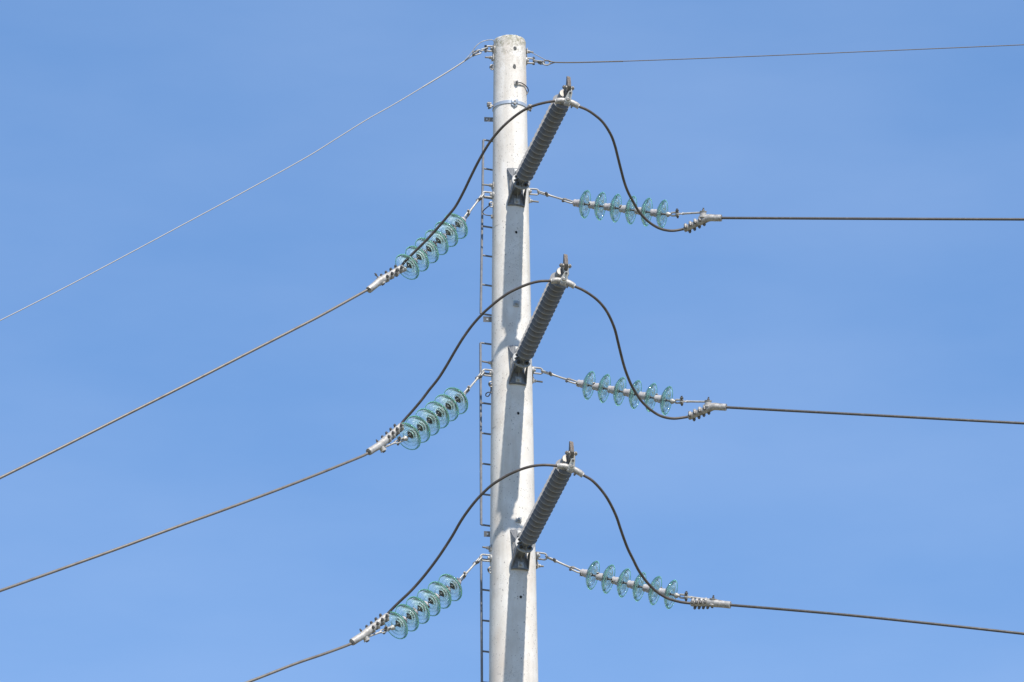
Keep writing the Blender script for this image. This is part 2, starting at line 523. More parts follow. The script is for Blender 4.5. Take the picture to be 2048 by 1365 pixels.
def sq_washer(px, py, size=.052, rot=0.0, matl=GALV, lead=False):
    p, az = on_pole(px, py); o = outw(az); x = V((math.cos(az), math.sin(az), 0))
    xr = x * math.cos(rot) + Z * math.sin(rot); zr = Z * math.cos(rot) - x * math.sin(rot)
    mm = MB(); mm.box(p + o * .006, xr, zr, o, size, size, .007, .0015)
    wv = mm.build('square_washer', matl, pole)
    mm = MB(); mm.hexn(p + o * .0095, o, .0155, .013).cyl(p + o * .02, p + o * .03, .008, n=12)
    mm.build('bolt', matl, wv)
    return p, az
sq_washer(1032.5, 608, .055, R_(-6), NEWZ)
sq_washer(1037, 1040, .052, R_(-5), NEWZ)
# block terminal with its short black lead, just above the band
p, az = on_pole(1031.5, 166)
o = outw(az); x = V((math.cos(az), math.sin(az), 0))
mm = MB(); mm.box(p + o * .008, x, Z, o, .036, .05, .012, .002).box(p + o * .02 + x * .002, x, Z, o, .026, .034, .014, .002)
tb = mm.build('terminal_block', BRIGHT, pole)
mm = MB(); mm.hexn(p + o * .027, o, .010, .009); mm.build('bolt', NUTM, tb)
# terminals at both sides of the band
def side_terminal(px, py, sgn, dep):
    c = P(px, py, axd(py) + dep)
    x = V((sgn, 0.25 * sgn, 0)).normalized(); y = V((-x.y, x.x, 0))
    mm = MB()
    mm.box(c, x, y, Z, .046, .03, .022, .003)
    mm.box(c + Z * .020 + x * .004, x, y, Z, .040, .034, .014, .002)
    mm.box(c - Z * .018 - x * .004, x, y, Z, .032, .030, .012, .002)
    mm.cyl(c - x * .022, c - x * .07, .008)
    t = mm.build('terminal_clamp', BRIGHT, pole)
    mm = MB()
    f = V((0, -1, 0))
    mm.hexn(c - Z * .002 + x * .006 + f * .012, f, .012, .012).cyl(c + Z * .034 + x * .006, c - Z * .036 + x * .006, .005, n=8)
    mm.hexn(c - Z * .026 + x * .006, -Z, .010, .009).hexn(c + Z * .026 + x * .006, Z, .010, .009)
    mm.build('bolt', NUTM, t)
side_terminal(979, 211.5, -1, -.03)
side_terminal(1059.5, 216, 1, .0)

# mounting brackets for the ladder: flat plates with holes
for (xa, xb, ya, yb) in ((968.3, 990, 234.5, 243.6), (966.5, 990, 633, 644.5), (967.8, 990, 1062.5, 1074)):
    d0 = axd(ya) + .03
    c = [P(xa, ya, d0), P(xb, ya + 1.0, d0), P(xb, yb + .6, d0), P(xa, yb, d0)]
    nrm = (c[1] - c[0]).cross(c[3] - c[0])
    mm = MB(); mm.plate(c, nrm, .006)
    br = mm.build('ladder_bracket', LADD, pole)
    nn = nrm.normalized()
    if nn.dot(Fw) > 0: nn = -nn
    for t in ((.24, .85) if xa > 968 and ya < 300 else (.34,)):
        q = c[0].lerp(c[1], t).lerp(c[3].lerp(c[2], t), .5)
        h = MB(); h.cyl(q + nn * .0025, q + nn * .0045, .0085, n=14)
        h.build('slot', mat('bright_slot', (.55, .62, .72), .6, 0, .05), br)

# through bolts: square end plates, nuts, threads, on both sides of the pole at each level
DB = V((math.cos(R_(19)), math.sin(R_(19)), 0))        # the bolts' line: right end a little farther away
def thread_end(pxs, pys, pxe, pye, sgn, side='threaded_bolt'):
    "threaded end sticking out of the skin, from pixel (pxs,pys) to (pxe,pye)"
    d = axd(pys) + sgn * rad(axis_z(pys)) * math.sin(R_(19)) * .93
    a = P(pxs, pys, d)
    L = abs(pxe - pxs) / 218.0 / math.cos(R_(19))
    ax = DB * sgn
    b = P(pxe, pye, d + L * math.sin(R_(19)) * sgn)
    ax = (b - a).normalized()
    mm = MB(); mm.cyl(a - ax * .05, b, .0082, n=12)
    t = mm.build('threaded_bolt', THREAD, pole)
    mm = MB(); mm.hexn(a + ax * .008, ax, .0165, .016)
    mm.hexn(a + ax * .026, ax, .0145, .010)
    mm.build('nut', GALV, t)
    mm = MB(); y = ax.cross(Z)
    mm.box(a + ax * .002, y, Z, ax, .055, .055, .008, .0015)
    mm.build('square_washer', GALV, t)
    return a, ax
LV = [
  dict(n='uppermost', lb=((985.5, 371.5), (963.8, 369.5)), lu=((985, 390.6), (966.0, 388.5), 9.6), lt=(982.5, 409.5),
       rb=((1057.5, 402.2), (1077, 404.2)), ru=((1058, 383.4), (1077.0, 384.6), 11),
       tip=(1137, 176), plate=(1032, 375), lbolt=(1034, 402.5),
       ld=((912, 452.4), (814.8, 534)), rd=((1171.3, 409), (1326, 428.5)),
       lc=dict(M=(737.5, 580.5), L=(762, 563), B=(757, 565), E=(804.5, 534.5), off=(0, 0)),
       rc=dict(M=(1443, 436.5), L=(1406.5, 425.5), B=(1416.5, 436.5), E=(1368.5, 460)),
       jl=[(1110,202.7),(1093.3,205),(1069.6,211),(1048.5,220.3),(1027.4,234.8),(1006.3,253.3),(986.5,275.7),(972,296.8),(956.2,324.5),(940.4,356.2),(927.2,383.9),(911.3,412.9),(895.5,432.7),(879.7,451.2),(856,477.5),(832.2,501.3),(809.8,523.7)],
       jr=[(1158.2,213.4),(1175.2,220.8),(1192.2,232.5),(1205,244.2),(1215.6,259),(1224.1,275),(1230.5,294),(1235.8,315.3),(1242.2,340.8),(1248.5,364.2),(1256,384.4),(1266.6,404.6),(1277.2,422.6),(1290,437.5),(1302.7,448.1),(1317.6,456.6),(1332.5,460.9),(1347.3,461.9),(1362,459.6)],
       sc=(1136.5, 203.5), sl=[(734,580.6),(648.6,627.8),(589.6,658.5),(471.7,719),(353.8,779.3),(235.8,838.5),(118,897.8),(0,956.2),(-120,1014)],
       sr=[(1446,436.4),(1600,437.2),(1800,438.2),(2048,439.2),(2200,440.2)]),
  dict(n='middle', lb=((984.5, 726.6), (964.3, 723.4)), lu=((984, 746.8), (965.5, 745), 11.5), lt=(982, 769),
       rb=((1065, 761.6), (1085, 764.4)), ru=((1066, 740.8), (1084.5, 743.0), 11),
       tip=(1131.2, 532), plate=(1034, 731), lbolt=(1036.5, 757.5),
       ld=((911.8, 801.8), (817, 873)), rd=((1179, 771.3), (1334.4, 801.5)),
       lc=dict(M=(737.5, 904.5), L=(764, 897), B=(762, 889), E=(803.5, 850.5)),
       rc=dict(M=(1452.5, 815), L=(1416.5, 804), B=(1426, 813.8), E=(1377, 835.5)),
       jl=[(1101.8,562.2),(1080.7,562.9),(1059.6,567.6),(1038.5,575.8),(1017.4,586.3),(998.6,599.2),(979.9,614.5),(963.5,629.7),(944.7,650.8),(926,676.6),(909.5,703.5),(893.1,731.7),(876.7,757.5),(858,780.9),(843.9,799.6),(825.2,821.9),(806,843.5)],
       jr=[(1149.7,573.1),(1166.2,580.8),(1183.7,591.8),(1199.1,604.9),(1212.3,621.4),(1222.2,640.1),(1229.9,659.9),(1235.4,681.9),(1240.9,704.9),(1247.5,730.2),(1254.1,750),(1262.9,770.9),(1273.8,789.6),(1284.8,804.9),(1300.2,819.2),(1315.6,829.6),(1331,835.3),(1348.6,837.5),(1368,835.3)],
       sc=(1128.5, 564), sl=[(734,907.9),(707.5,919.7),(589.6,966.8),(471.7,1011.3),(353.8,1054),(235.8,1097.7),(118,1140),(0,1182),(-120,1224)],
       sr=[(1456,815.3),(1600,823),(1700,828.3),(1870,837.5),(2048,847),(2200,855)]),
  dict(n='lowest', lb=((980.5, 1097), (965, 1094.5)), lu=((980.5, 1117), (961.5, 1115.2), 11.5), lt=(980.3, 1140.5),
       rb=((1073.6, 1131.8), (1087, 1133.2)), ru=((1075, 1111.8), (1093, 1114.2), 12),
       tip=(1142.8, 907), plate=(1038.5, 1100), lbolt=(1041, 1126.5),
       ld=((900.8, 1175.3), (792.3, 1251)), rd=((1186.7, 1151), (1343, 1189.3)),
       lc=dict(M=(704, 1285), L=(731, 1276), B=(729, 1269), E=(775, 1231)),
       rc=dict(M=(1461, 1210.5), L=(1426, 1200.5), B=(1425, 1206.5), E=(1382, 1207.5)),
       jl=[(1114.6,932.2),(1091.1,930.5),(1067.7,932.2),(1044.3,938.3),(1020.8,948.1),(999.7,959.9),(981,972.7),(964.6,988),(950.5,1003.2),(934.1,1024.3),(920,1045.4),(906,1070),(891.9,1092.3),(877.8,1113.4),(861.4,1135.7),(842.7,1159.1),(821.6,1182.5),(798.1,1204.8),(778,1225)],
       jr=[(1166.6,950.7),(1183.6,960.9),(1199.5,976.8),(1213.1,994.9),(1224.5,1015.4),(1233.6,1035.8),(1240.4,1056.3),(1248.3,1079),(1256.3,1099.4),(1266.5,1119.9),(1276.7,1140.3),(1288.1,1157.3),(1301.7,1173.2),(1317.6,1186.9),(1335.8,1197.1),(1358.5,1203.9),(1376,1206.5)],
       sc=(1142, 938), sl=[(701.6,1288.2),(650,1307.5),(589.6,1328.3),(495.3,1364.8),(380,1406)],
       sr=[(1464,1210.8),(1580,1220.3),(1700,1231),(1870,1248.5),(2048,1268),(2200,1285)]),
]

def end_plate(px, py0, py1, sgn):
    "vertical bearing strip on the flank of the pole"
    d = axd(py0) + sgn * .05
    a, b = P(px, py0, d), P(px + .5, py1, d)
    ax = DB * sgn; y = ax.cross(Z)
    mm = MB(); mm.box((a + b) / 2, y, (b - a), ax, .05, (b - a).length, .007, .0015)
    mm.build('bearing_plate', GALV, pole)

def pole_shackle(anchor, bow, hpx, sgn, level):
    "U shackle on the end of a through bolt; part of the pole's hardware"
    d = axd(anchor[1]) + sgn * rad(axis_z(anchor[1])) * math.sin(R_(19)) * .93
    a = P(anchor[0], anchor[1], d)
    L = abs(bow[0] - anchor[0]) / 218.0
    b = P(bow[0], bow[1], d + sgn * L * math.tan(R_(19)) * .93)
    ax = (b - a).normalized()
    W = hpx / 218.0 / .93
    L3 = (b - a).length
    mm = MB(); mm.tube(upath(a - ax * .01, ax, Z, L3 + .015, W), .0080, 10)
    sh = mm.build('u_shackle', GALV, pole)
    y = ax.cross(Z)
    mm = MB(); mm.lathe(a - ax * .02, ax, [(0, .033), (.02, .033), (.026, .028), (.03, .018)], 20)
    mm.hexn(a + ax * .008, ax, .015, .016)
    mm.build('bolt_head', GALV, sh)
    return b, ax

def glass_unit():
    "one cap-and-pin unit; local +Z runs from cap to pin; rim plane at z=0"
    pr = [(-.050, .040), (-.051, .050), (-.047, .064), (-.040, .082), (-.030, .101), (-.019, .118), (-.009, .127), (-.002, .131), (.004, .1305),
          (.008, .127), (.008, .121), (.000, .117), (-.012, .110), (-.016, .104), (-.008, .098), (.002, .094), (.002, .089), (-.012, .084),
          (-.026, .077), (-.026, .070), (-.012, .064), (.002, .060), (.002, .055), (-.014, .050), (-.030, .044),
          (-.034, .037), (-.036, .031), (-.048, .031)]
    mm = MB(); mm.lathe(V((0, 0, 0)), V((0, 0, 1)), pr, 64, close=True)
    g = mm.build('insulator_disc', GLASS, None, 80)
    mm = MB()
    mm.lathe(V((0, 0, 0)), V((0, 0, 1)), [(-.117, .018), (-.120, .022), (-.118, .029), (-.110, .034), (-.098, .034), (-.095, .031), (-.088, .032), (-.080, .0355),
             (-.056, .038), (-.048, .042), (-.042, .042), (-.042, .030)], 28)
    c = mm.build('cap', INSCAP, None, 40); c.parent = g
    mm = MB(); mm.tube([V((.1300 * math.cos(i * math.pi / 24), .1300 * math.sin(i * math.pi / 24), .002)) for i in range(48)], .0042, 8, closed=True)
    c5 = mm.build('rim_bead', BEAD, None, 80); c5.parent = g
    mm = MB()
    mm.box(V((.023, 0, -.107)), V((1, 0, 0)), V((0, 1, 0)), V((0, 0, 1)), .028, .030, .020, .003)
    c2 = mm.build('socket_notch', DARK, None); c2.parent = g
    mm = MB(); mm.cyl(V((.030, -.02, -.107)), V((.040, .0, -.098)), .004, n=8).cyl(V((.040, 0, -.102)), V((.040, .014, -.114)), .0035, n=8)
    c4 = mm.build('split_pin', BRIGHT, None); c4.parent = g
    mm = MB()
    mm.lathe(V((0, 0, 0)), V((0, 0, 1)), [(-.056, .0305), (-.030, .0305), (-.026, .027), (-.026, .018), (-.010, .0155), (-.006, .009), (.030, .0085), (.034, .013), (.042, .013), (.046, .006)], 24)
    c3 = mm.build('pin', PINM, None); c3.parent = g
    return g
UNIT = glass_unit()
used = [False]
SP, NU = .150, 6

def copy_tree(o, parent):
    c = o.copy(); sc.collection.objects.link(c); c.parent = parent
    for ch in [q for q in bpy.data.objects if q.parent == o]: copy_tree(ch, c)
    return c

def string(level, side, A0, axA, d1, d6, bowpx):
    "tension string from shackle bow A0; d1,d6 = pixels of first and last disc"
    dA = proj(A0)[2]; a_px = V((bowpx[0], bowpx[1]))
    p1, p6 = V(d1), V(d6)
    u = (p6 - p1).normalized()
    lo, hi = 0., .012       # metres of approach per pixel
    f = lambda q, g_: dA - g_ * ((q - a_px).dot(u))
    for _ in range(50):
        gm_ = (lo + hi) / 2
        L = (P(*p6, f(p6, gm_)) - P(*p1, f(p1, gm_))).length
        if L < SP * (NU - 1): lo = gm_
        else: hi = gm_
    F = lambda px, py: P(px, py, f(V((px, py)), gm_))
    P1, P6 = F(*p1), F(*p6)
    dr = (P6 - P1).normalized()
    names = {'uppermost': 'highest', 'middle': 'middle one', 'lowest': 'lowest'}
    lab = {'left': '%s of three strings of green glass discs slanting down left of the pole',
           'right': '%s of three strings of green glass discs reaching out right of the pole'}[side] % names[level]
    t = thing('insulator_string', lab, 'insulator string', A0, 'glass disc tension insulator strings')
    # units
    rot = dr.to_track_quat('Z', 'Y').to_matrix().to_4x4()
    for i in range(NU):
        c = P1 + dr * SP * i
        ru = random.uniform(0, 6.28)
        if not used[0]: o = UNIT; o.parent = t; used[0] = True
        else: o = copy_tree(UNIT, t)
        o.matrix_basis = Matrix.Translation(c - V(t['_org'])) @ rot @ Matrix.Rotation(ru, 4, 'Z')
    # pole-side links
    capS = P1 - dr * .118
    ln = capS - A0; L = ln.length; a = ln.normalized()
    s1 = a.cross(Z).normalized(); s2 = a.cross(s1).normalized()
    mm = MB()
    # first shackle: horizontal bow threaded on the pole's shackle
    base = A0 + a * .085
    mm.tube([p for p in upath(base, -a, s1, .092, .040)], .0078, 10)
    fs = mm.build('shackle', GALV, t)
    mm = MB()
    mm.cyl(base - s1 * .036, base + s1 * .036, .0075)
    mm.lathe(base - s1 * .026, s1, [(0, .0135), (.016, .0155), (.034, .0155), (.052, .0135)], 16)
    mm.build('bolt', GALV_D, fs)
    mm = MB(); tw = s1 if s1.dot(Fw) < 0 else -s1
    mm.hexn(base + tw * .026, tw, .0135, .014); mm.cyl(base + tw * .036, base + tw * .052, .006, n=10)
    mm.build('nut', NUTM, fs)
    # rod with eyes
    r0, r1 = base + a * .012, A0 + a * (L - .105)
    mm = MB()
    mm.tube([r0, r0.lerp(r1, .1), r0.lerp(r1, .5), r0.lerp(r1, .9), r1], [.015, .0098, .0090, .0098, .014], 12)
    mm.build('extension_rod', GALV, t)
    # bolt shackle to the oval link
    mm = MB(); q = r1 + a * .012
    sd = (s1 * .75 + s2 * .66).normalized()
    mm.tube(upath(q + a * .0, a, sd, .090, .048), .0080, 10)
    os_ = mm.build('oval_link', GALV, t)
    mm = MB(); mm.cyl(q - sd * .034, q + sd * .034, .0085).lathe(q - sd * .012, sd, [(0, .017), (.024, .017)], 16)
    mm.build('bolt', GALV_D, os_)
    tw = sd if sd.dot(Fw) < 0 else -sd
    mm = MB(); mm.hexn(q + tw * .027, tw, .013, .013); mm.cyl(q + tw * .036, q + tw * .047, .006, n=10); mm.build('nut', NUTM, os_)
    mm = MB(); e = q + a * .082
    mm.tube([e, e.lerp(capS, .4), capS + a * .02], [.013, .009, .010], 10)
    mm.build('ball_eye', GALV, t)
    # conductor-side socket clevis
    e0 = P6 + dr * .030
    return t, F, P6, dr, gm_, f

def ortho(v, a): return (v - a * v.dot(a)).normalized()

def strain_clamp(level, side, t, F, P6, dr, c):
    M, L, B, E = (F(*c[k]) for k in 'MLBE')
    sg = -1 if side == 'left' else 1
    v = -Fw
    # socket clevis + fork + rod, belong to the string
    e0 = P6 + dr * .038
    rdir = (L - e0).normalized()
    mm = MB()
    mm.lathe(e0 - rdir * .008, rdir, [(0, .016), (.004, .022), (.016, .0245), (.028, .022), (.036, .014), (.050, .012)], 18)
    q0 = e0 + rdir * .045; sd = ortho(Z * .8 + v * .4, rdir)
    if side == 'left': sd = ortho(v * .7 + Z * .2 - V((1, 0, 0)) * .3, rdir)
    w2 = rdir.cross(sd)
    q1 = e0 + rdir * .100
    for s_ in (-1, 1):
        mm.tube([q0 - rdir * .012, q0 + sd * s_ * .014, q1 + sd * s_ * .015, q1 + sd * s_ * .015 + rdir * .014], [.009, .009, .0085, .008], 10)
    sk = mm.build('socket_clevis', GALV, t)
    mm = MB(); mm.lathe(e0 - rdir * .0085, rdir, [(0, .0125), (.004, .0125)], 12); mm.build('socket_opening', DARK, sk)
    mm = MB(); mm.cyl(q1 - sd * .040, q1 + sd * .050, .0088).lathe(q1 - sd * .030, sd, [(0, .010), (.003, .014), (.009, .014)], 12)
    mm.hexn(q1 + sd * .023, sd, .0155, .016)
    mm.build('bolt', NUTM, sk)
    f0 = q1 - rdir * .006
    mm = MB()
    mm.tube(oval(q1 + rdir * .018, rdir, w2, .062, .034), .0066, 10, closed=True)
    rE = q1 + rdir * .046
    mm.tube([rE, rE + rdir * .02, L], [.013, .0095, .009], 10)
    mm.build('clevis_rod', GALV, t)
    # clamp itself
    lab = 'metal clamp with rows of nuts gripping the %s wire %s of the pole' % (
        {'uppermost': 'highest thick', 'middle': 'middle thick', 'lowest': 'lowest thick'}[level], side)
    k = thing('strain_clamp', lab, 'cable clamp', B, 'bolted strain clamps')
    path = catmull([M, M.lerp(B, .45) + (B - E).normalized() * .0, B, B.lerp(E, .28), B.lerp(E, .55), E], 5)
    n_ = len(path)
    rads = []
    Ltot = (M - B).length + (B - E).length
    acc = 0
    for i, p in enumerate(path):
        if i: acc += (p - path[i - 1]).length
        s_ = acc / Ltot
        rads.append((.0320 + .006 * math.exp(-((s_ - .42) / .16) ** 2) - .005 * s_) if s_ > .06 else .032)
    mm = MB()
    d0 = (path[1] - path[0]).normalized(); d1 = (path[-1] - path[-2]).normalized()
    pts = [M + d0 * .035, M + d0 * .001, M] + path[1:-1] + [E, E - d1 * .001, E - d1 * .03]
    rr = [.021, .021, .031] + rads[1:-1] + [.0235, .0165, .0165]
    mm.tube(pts, rr, 20, caps=True, hint=v)
    body = mm.build('clamp_body', BRIGHT, k, 45)
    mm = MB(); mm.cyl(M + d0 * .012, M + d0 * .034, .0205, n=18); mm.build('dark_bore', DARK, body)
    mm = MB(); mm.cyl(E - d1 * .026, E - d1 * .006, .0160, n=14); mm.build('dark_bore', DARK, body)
    # trunnion with bolt
    if side == 'right': ax = ortho(V((0.05, -.25, 1)), (M - B).normalized())
    else: ax = ortho(V((-.62, -.35, .62)), (M - B).normalized())
    w3 = (M - B).normalized()
    mm = MB()
    if side == 'right':
        mm.lathe(L - ax * .056, ax, [(0, .026), (.012, .038), (.032, .032), (.056, .028), (.062, .032), (.069, .032), (.069, .02)], 24)
    else:
        mm.lathe(L - ax * .030, ax, [(0, .0295), (.008, .0305), (.013, .026), (.075, .024)], 24)
    mm.build('trunnion', BRIGHT, body)
    mm = MB()
    if side == 'right':
        mm.hexn(L + ax * .014, ax, .0125, .014); mm.cyl(L - ax * .07, L + ax * .043, .0072); mm.hexn(L - ax * .062, -ax, .013, .01)
    else:
        mm.hexn(L - ax * .030, -ax, .016, .011); mm.cyl(L - ax * .03, L + ax * .092, .0062); mm.hexn(L + ax * .068, ax, .011, .012)
    mm.build('trunnion_bolt', NUTM, body)
    # keeper with four U-bolts along the arm
    arm = (E - B).normalized(); AL = (E - B).length
    if side == 'right': N = ortho(v * .80 - Up * .50, arm)
    else: N = ortho(v * .75 + Up * .30 - Rt * .50, arm)
    W = arm.cross(N).normalized()
    mm = MB()
    s0 = B.lerp(E, .16); kl = AL * .80
    cK = s0 + arm * kl / 2 - N * .004
    mm.box(cK - N * .004, arm, W, N, kl, .050, .036, .007)
    ears = []
    for i in range(4):
        c0 = s0 + arm * (kl * (i + .5) / 4)
        for s_ in (-1, 1):
            off = arm * (s_ * .006)
            q = c0 + W * s_ * .031 + off
            mm.lathe(q - N * .026, N, [(0, .012), (.003, .0145), (.036, .0145), (.040, .012)], 14)
            ears.append((i, q))
    mm.build('keeper', BRIGHT, k, 45)
    for i in range(4):
        ub = MB()
        for j, q in ears:
            if j != i: continue
            ub.hexn(q + N * .014, N, .0145, .015).lathe(q + N * .027, N, [(0, .0125), (.007, .0115), (.013, .006)], 10)
        a_, b_ = [q for j, q in ears if j == i]
        ub.tube(upath((a_ + b_) / 2 - N * .02, -N, (b_ - a_), .02, (b_ - a_).length, 8), .0055, 8)
        ub.build('u_bolt', NUTM, k)
    return M, E, d0, d1

def post_insulator():
    "local: +Y outward from the pole, +Z up, origin at the base plate centre on the skin"
    t = thing('post_insulator', '', 'post insulator', V((0, 0, 0)), 'ribbed grey post insulators')
    X, Y, Zl = V((1, 0, 0)), V((0, 1, 0)), V((0, 0, 1))
    A = V((0, math.cos(R_(15)), math.sin(R_(15))))
    fc = V((0, .135, .004))
    hv = A.cross(X).normalized()  # 'down-ish'
    if hv.z < 0: hv = -hv
    # curved base plate
    mm = MB()
    rp = .178
    N = 14
    H = .185
    def pl(u, z, off): # u across in metres
        a = u / rp
        return V((rp * math.sin(a), -rp + rp * math.cos(a) + off, z))
    secs = []
    for z, wd in ((-H, .086), (-H + .02, .086), (-.10, .074), (-.05, .066), (.05, .066), (.10, .074), (H - .02, .088), (H, .088)):
        b = len(mm.v)
        for i in range(N + 1): mm.v.append(pl(-wd + 2 * wd * i / N, z, .002) + V((0, math.cos(-wd / rp) * 0, 0)))
        for i in range(N, -1, -1): mm.v.append(pl(-wd + 2 * wd * i / N, z, .014))
        secs.append(b)
    k = 2 * (N + 1)
    for i in range(len(secs) - 1): mm.join(secs[i], secs[i + 1], k)
    mm.cap(secs[0], k); mm.cap(secs[-1], k, True)
    # neck: squarish hollow casting from the plate to the flange
    nk = []
    for tt, hw, hh in ((0, .058, .072), (.35, .046, .058), (.7, .044, .050), (1, .050, .052)):
        c = V((0, .012, -.012)).lerp(fc - A * .008, tt)
        b = len(mm.v)
        for i in range(20):
            th = 2 * math.pi * i / 20
            mm.v.append(c + X * hw * math.cos(th) + (Zl * (1 - tt) + hv * tt) * hh * math.sin(th))
        nk.append(b)
    for i in range(3): mm.join(nk[i], nk[i + 1], 20)
    # side gussets, flaring to the corners of the plate
    for s_ in (-1, 1):
        for sz in (-1, 1):
            o1 = [V((s_ * .079, .010 - .012, sz * (H - .012))), V((s_ * .070, .008, sz * .06)), V((s_ * .060, .118, sz * .028 + .002)), V((s_ * .062, .095, sz * .060)),
                  V((s_ * .072, .040, sz * .115))]
            mm.plate(o1, X, .009)
    # ribs on the neck and a raised rim round the plate's foot
    mm.plate([V((0, .014, -.12)), V((0, .014, -.06)), V((0, .075, -.045)), V((0, .05, -.062))], X, .010)
    mm.box(V((0, .010, -H + .006)), X, Y, Zl, .150, .014, .010, .002)
    bb = mm.build('base_bracket', CASTD, t, 40)
    for sz in (-1, 1):
        mm = MB(); mm.box(V((0, .018, sz * .146)), X, Zl, Y, .056, .056, .008, .0015)
        sw = mm.build('square_washer', NEWZ, t)
        mm = MB(); mm.hexn(V((0, .022, sz * .146)), Y, .0165, .014).cyl(V((0, .034, sz * .146)), V((0, .046, sz * .146)), .009, n=12)
        mm.build('bolt', GALV, sw)
    # flange
    mm = MB(); mm.lathe(fc - A * .012, A, [(0, .084), (.003, .088), (.015, .088), (.018, .084)], 36)
    fl = mm.build('flange', GALV_F, t)
    for i in range(4):
        th = math.pi / 4 + i * math.pi / 2
        q = fc + X * .062 * math.cos(th) + hv * .062 * math.sin(th)
        b_ = MB(); b_.hexn(q + A * .006, A, .0165, .014); b_.cyl(q + A * .02, q + A * .034, .0085, n=12)
        b_.build('flange_bolt', NUTD, fl)
    # lower fitting with webs
    mm = MB(); mm.lathe(fc + A * .004, A, [(0, .060), (.006, .060), (.010, .040), (.11, .038), (.115, .034)], 28)
    for i in range(4):
        th = i * math.pi / 2
        rdl = X * math.cos(th) + hv * math.sin(th)
        q = fc + A * .004
        mm.plate([q + rdl * .030, q + rdl * .075, q + rdl * .036 + A * .060, q + rdl * .030 + A * .06], rdl.cross(A), .010)
    mm.build('lower_fitting', CASTD, t)
    # sheds
    SHN, SH0, SHP = 17, .125, .0665
    pr = [(SH0 - .035, .034), (SH0 - .030, .040)]
    for i in range(SHN):
        z = SH0 + i * SHP
        R = .084
        pr += [(z - .018, .037), (z - .009, .041), (z - .010, .060), (z - .014, R - .002), (z - .0125, R), (z - .009, R), (z - .003, .066), (z + .003, .048), (z + .009, .039), (z + .030, .0365)]
    zend = SH0 + (SHN - 1) * SHP + .034
    pr += [(zend, .040), (zend + .004, .034)]
    mm = MB(); mm.lathe(fc, A, pr, 40)
    sh = mm.build('shed_housing', SIL, t, 50)
    sh.data.materials.append(SILE)  # paler colour on the outer rims, so the sheds stand apart
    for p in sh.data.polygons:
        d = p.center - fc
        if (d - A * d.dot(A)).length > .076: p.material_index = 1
    # end fitting
    mm = MB(); mm.lathe(fc, A, [(zend - .01, .040), (zend - .004, .0555), (zend + .004, .0575), (zend + .060, .0575), (zend + .068, .054), (zend + .070, .046)], 32)
    mm.build('end_fitting', CAPF, t)
    zt = zend + .066
    mm = MB()
    o1 = [fc + A * zt - hv * .050, fc + A * zt + hv * .046, fc + A * (zt + .060) + hv * .048, fc + A * (zt + .105) + hv * .034,
          fc + A * (zt + .118) - hv * .004, fc + A * (zt + .095) - hv * .030, fc + A * (zt + .04) - hv * .050]
    mm.plate(o1, X, .030)
    tg = mm.build('tongue', CASTD2, t)
    # upright horn plate and cross bolt
    q = fc + A * (zt + .082) + hv * .006
    mm = MB()
    mm.plate([q + Zl * -.03 + Y * -.012, q + Zl * .030 + Y * -.024, q + Zl * .105 + Y * -.008, q + Zl * .105 + Y * .012, q + Zl * .03 + Y * .026, q - Zl * .03 + Y * .018], X + Y * .35, .038)
    mm.build('horn_plate', RUST, t)
    mm = MB(); mm.cyl(q - X * .052, q + X * .056, .0098); mm.hexn(q + X * .032, X, .019, .017); mm.hexn(q - X * .032, -X, .019, .015)
    mm.build('cross_bolt', GALV_D, t)
    t['_tip'] = list(q)
    return t
GALV_F = mat('flange_steel', (.34, .34, .33), .5, .3, .15, 40, .1, 200, (.2, .2, .2), 20)
NUTD = mat('dark_nut', (.08, .078, .072), .45, .4, .2, 60)
CASTD2 = mat('tongue_casting', (.12, .11, .095), .55, .3, .2, 40, .2, 200)
POST = post_insulator()

def place_post(lv, first):
    pz, _ = on_pole(*lv['plate'])
    p, az = on_pole(lv['plate'][0], lv['plate'][1])
    # direction: take the azimuth that puts the flange on its pixel
    phi = R_(17.5)
    if first: t = POST
    else:
        t = POST.copy(); sc.collection.objects.link(t)
        for ch in [q for q in bpy.data.objects if q.parent == POST]: copy_tree(ch, t)
    phi, tilt = R_(17.0), 0.0
    tipl = V(POST['_tip']); tx, ty = lv['tip']
    for _ in range(40):
        yv = outw(phi); xv = yv.cross(Z)
        org = surf(p.z, phi, -.001)
        mw = Matrix((xv, yv, Z)).transposed().to_4x4() @ Matrix.Rotation(tilt, 4, 'X')
        mw.translation = org
        q = proj(mw @ tipl)
        phi += (tx - q[0]) / 300.0 * .6
        tilt += (q[1] - ty) / 300.0 * .6
        tilt = max(-.03, min(.05, tilt))
    t.matrix_world = mw
    t['label'] = {'uppermost': 'grey ribbed post insulator pointing out from the pole just under the steel band',
                  'middle': 'grey ribbed post insulator pointing out from the pole, middle one of three',
                  'lowest': 'grey ribbed post insulator pointing out from the pole, lowest of three'}[lv['n']]
    return mw @ V(POST['_tip']), mw

